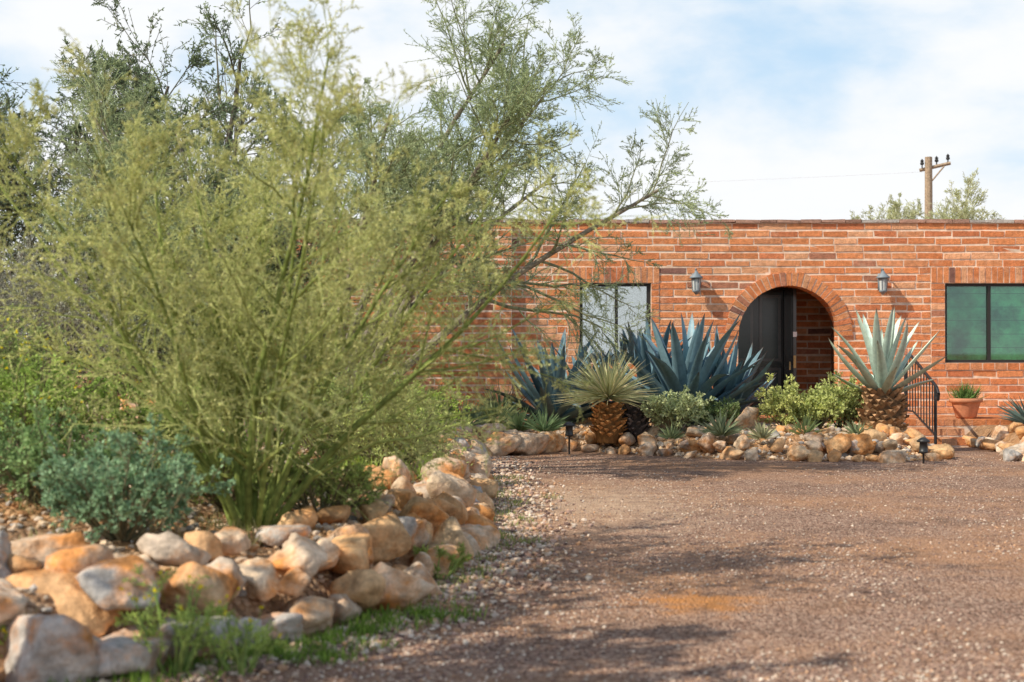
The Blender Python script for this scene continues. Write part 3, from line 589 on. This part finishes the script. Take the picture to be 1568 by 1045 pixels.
def shrub(name,x,y,z,H,amax,n,LL,LW,c0,c1,m=10,bark=(.2,.18,.11),k1=6,k2=5,minr=.002,amin=5,flower=None):
    c0=np.array(c0)*1.2; c1=np.array(c1)*1.5
    mb=MB(); P,D,L,r=fan(n,(x,y,z),.06,amin,amax,(H*.65,H),.011)
    grow(mb,P,D,L,r,[dict(n=5,w=.08,up=.05,k=k1,r=.45,a=38,tmin=.2),dict(n=3,w=.12,up=.04,k=k2,r=.6,a=40,tmin=.1),dict(n=2,w=.1,up=.02)],[bark],dict(n=m,L=LL,W=LW,c0=c0,c1=np.minimum(c1,.85),along=.6),minr=minr)
    if flower:
        nf=flower
        az=R.uniform(0,6.28,nf); a=np.radians(amax)*R.random(nf)**.7; d=np.stack([np.cos(az)*np.sin(a),np.sin(az)*np.sin(a),np.cos(a)],1)
        q=np.array([x,y,z])+d*(H*R.uniform(.85,1.15,nf))[:,None]
        for _ in range(6): leaves(mb,q,R.normal(size=(nf,3))+[0,0,.4],.013,.012,np.array((.92,.76,.03))*R.uniform(.8,1.1,(nf,1)),1)
        tubes(mb,q-d*.12,q,np.full(nf,.0012),np.full(nf,.0012),(.15,.25,.05))
    return mb.build(name,[M_bark,M_leaf])
S=shrub
S('sage_bush',-1.98,7.25,hl(-1.98,7.25),.58,62,28,.030,.016,(.11,.19,.11),(.30,.44,.26),11)
S('sage_bush',-2.55,7.9,hl(-2.5,7.9),.6,60,26,.028,.016,(.11,.20,.08),(.30,.42,.18),11)
S('desert_shrub',-1.15,8.5,hl(-1.15,8.5),.52,62,22,.030,.010,(.14,.22,.06),(.42,.50,.16),10)
S('desert_shrub',-1.75,8.6,hl(-1.75,8.6),.5,62,20,.030,.010,(.14,.22,.06),(.40,.48,.15),10)
S('desert_shrub',-3.1,9.0,hl(-3.1,9),.8,60,30,.035,.014,(.14,.25,.06),(.42,.52,.14),11,flower=60)
S('desert_shrub',-2.3,9.6,hl(-2.3,9.6),.75,60,28,.035,.014,(.14,.23,.06),(.38,.46,.13),11)
S('desert_shrub',-3.9,10.5,hl(-3.9,10.5),.9,60,28,.04,.014,(.12,.18,.06),(.32,.37,.14),10)
S('desert_shrub',-1.0,11.6,hl(-1.0,11.6),.75,60,30,.035,.011,(.20,.27,.09),(.50,.54,.2),11)
S('desert_shrub',-1.6,12.6,hl(-1.6,12.6),.95,55,30,.04,.012,(.16,.24,.07),(.42,.48,.17),11)
S('desert_shrub',-1.05,13.6,hl(-1.05,13.6),.75,60,26,.04,.013,(.20,.32,.06),(.46,.56,.14),10)
S('desert_shrub',-2.6,14.0,hl(-2.6,14),1.1,55,30,.045,.014,(.14,.2,.07),(.32,.36,.14),11)
S('creosote_bush',-4.6,13.6,hl(-4.6,13.6),1.7,50,34,.04,.014,(.18,.19,.15),(.36,.37,.28),10,bark=(.3,.27,.22),k1=8)
S('creosote_bush',-5.9,14.6,hl(-5.9,14.6),1.9,50,34,.045,.015,(.15,.16,.13),(.32,.33,.25),10,bark=(.3,.27,.22),k1=8)
S('creosote_bush',-3.6,15.8,hl(-3.6,15.8),1.4,55,30,.045,.016,(.12,.15,.09),(.28,.31,.17),11,k1=8)
S('desert_shrub',-4.9,17.8,hl(-4.9,17.8),1.6,60,34,.06,.02,(.11,.14,.07),(.24,.28,.13),10,k1=7)
S('desert_shrub',-7.2,17,hl(-7.2,17),1.7,60,34,.06,.02,(.11,.14,.07),(.24,.28,.13),10,k1=7)
S('desert_shrub',-2.9,19.8,hl(-2.9,19.8),1.2,60,30,.06,.02,(.11,.16,.06),(.26,.31,.12),10,k1=7)
S('desert_shrub',-9.5,19,hl(-9.5,19),1.8,65,34,.07,.024,(.1,.13,.06),(.2,.24,.12),10,k1=7)
S('desert_shrub',-1.1,18.3,hl(-1.1,18.3),.55,60,22,.04,.014,(.16,.24,.08),(.32,.42,.14),9)
S('brittlebush',2.13,18.55,.3,.55,58,26,.045,.024,(.30,.36,.18),(.54,.57,.32),10)
S('jojoba_bush',4.0,18.7,.28,.60,58,26,.05,.028,(.25,.31,.11),(.54,.56,.22),9)
S('jojoba_bush',4.4,18.9,.28,.68,50,24,.05,.028,(.24,.29,.11),(.50,.53,.21),9)
S('jojoba_bush',3.62,18.75,.28,.62,50,16,.045,.026,(.28,.33,.11),(.58,.60,.22),9)
S('desert_shrub',2.75,19.0,.3,.4,60,18,.04,.02,(.12,.18,.08),(.24,.3,.12),9)
S('desert_shrub',5.0,19.6,.28,.4,60,18,.04,.014,(.12,.18,.08),(.24,.3,.12),9)
S('wildflower_plant',-1.36,5.75,.0,.38,42,11,.03,.006,(.2,.28,.06),(.40,.48,.13),8,k1=4,k2=3,minr=.0013,flower=18,bark=(.25,.33,.1))
S('wildflower_plant',-1.08,5.75,.0,.26,45,8,.03,.006,(.2,.28,.06),(.40,.48,.13),8,k1=4,k2=3,minr=.0013,flower=5,bark=(.25,.33,.1))
S('wildflower_plant',-2.03,5.75,.05,.24,50,12,.03,.008,(.2,.30,.06),(.40,.50,.12),9,k1=4,k2=3,minr=.0013,flower=40,bark=(.25,.33,.1))
S('wildflower_plant',-.42,8.2,.0,.22,50,10,.03,.007,(.16,.22,.05),(.34,.4,.12),8,k1=4,k2=3,minr=.0013,bark=(.25,.33,.1))
def grass(name,pts,hmin,hmax,wd,c0,c1):
    mb=MB(); n=len(pts); d=norm(R.normal(0,.45,(n,3))+[0,0,1.1]); k=R.random((n,1))
    leaves(mb,pts,d,R.uniform(hmin,hmax,n),wd,(np.array(c0)*(1-k)+np.array(c1)*k)); return mb.build(name,[M_leaf])
def tufts(nc,per,fx,sp):
    o=[]
    for _ in range(nc):
        x,y=fx(); n=int(per*R.uniform(.2,1.5)); q=R.normal(0,sp*R.uniform(.5,1.5),(n,2))+[x,y]
        for a,b in q: o.append((a,b,max(hl(a,b),0)))
    return np.array(o)
def f1():
    y=R.uniform(5.4,7.0); return edge(y)+abs(R.normal(.05,.25)),y
def f2():
    y=R.uniform(7.0,15); return edge(y)+abs(R.normal(0,.2)),y
def f3():
    y=R.uniform(11,16.5); return edge(y)-R.uniform(.35,1.2),y
def f4():
    y=R.uniform(6.8,11); return edge(y)-R.uniform(.7,3),y
grass('green_weeds',tufts(60,50,f1,.05),.03,.09,.007,(.08,.15,.03),(.30,.44,.08))
grass('green_weeds',tufts(90,28,f2,.06),.03,.08,.007,(.16,.19,.07),(.42,.46,.16))
grass('green_grass',tufts(90,60,f3,.09),.08,.22,.008,(.24,.38,.06),(.52,.66,.16))
grass('dry_grass',tufts(60,30,f4,.08),.04,.14,.006,(.2,.22,.08),(.45,.40,.2))

up=empty('utility_pole'); mb=MB(); wc=(.36,.27,.19)
poly_tube(mb,[(12.9,44,0),(12.9,44,7.35)],[.15,.11],wc,10); poly_tube(mb,[(12.65,44.1,6.95),(13.55,43.9,7.15)],.06,wc,6)
poly_tube(mb,[(12.9,43.95,6.5),(13.35,43.9,7.05)],.025,wc,5)
for x in (12.7,13.15,13.5): lathe(mb,(x,44,7.0+(x-12.7)*.2),[(.02,0),(.02,.1),(.06,.12),(.06,.17),(.04,.2),(.06,.23),(.0,.3)],(.05,.05,.05),8)
mb.build('pole',[M_bark],parent=up)
mb=MB(); pts=[]
for i in range(41):
    t=i/40; pts.append((12.9-t*45,44+t*3,6.9-4*.5*t*(1-t)))
poly_tube(mb,pts,.004,(.7,.72,.75),4)
mb.build('wire',[M_paint],parent=up)
print('built')
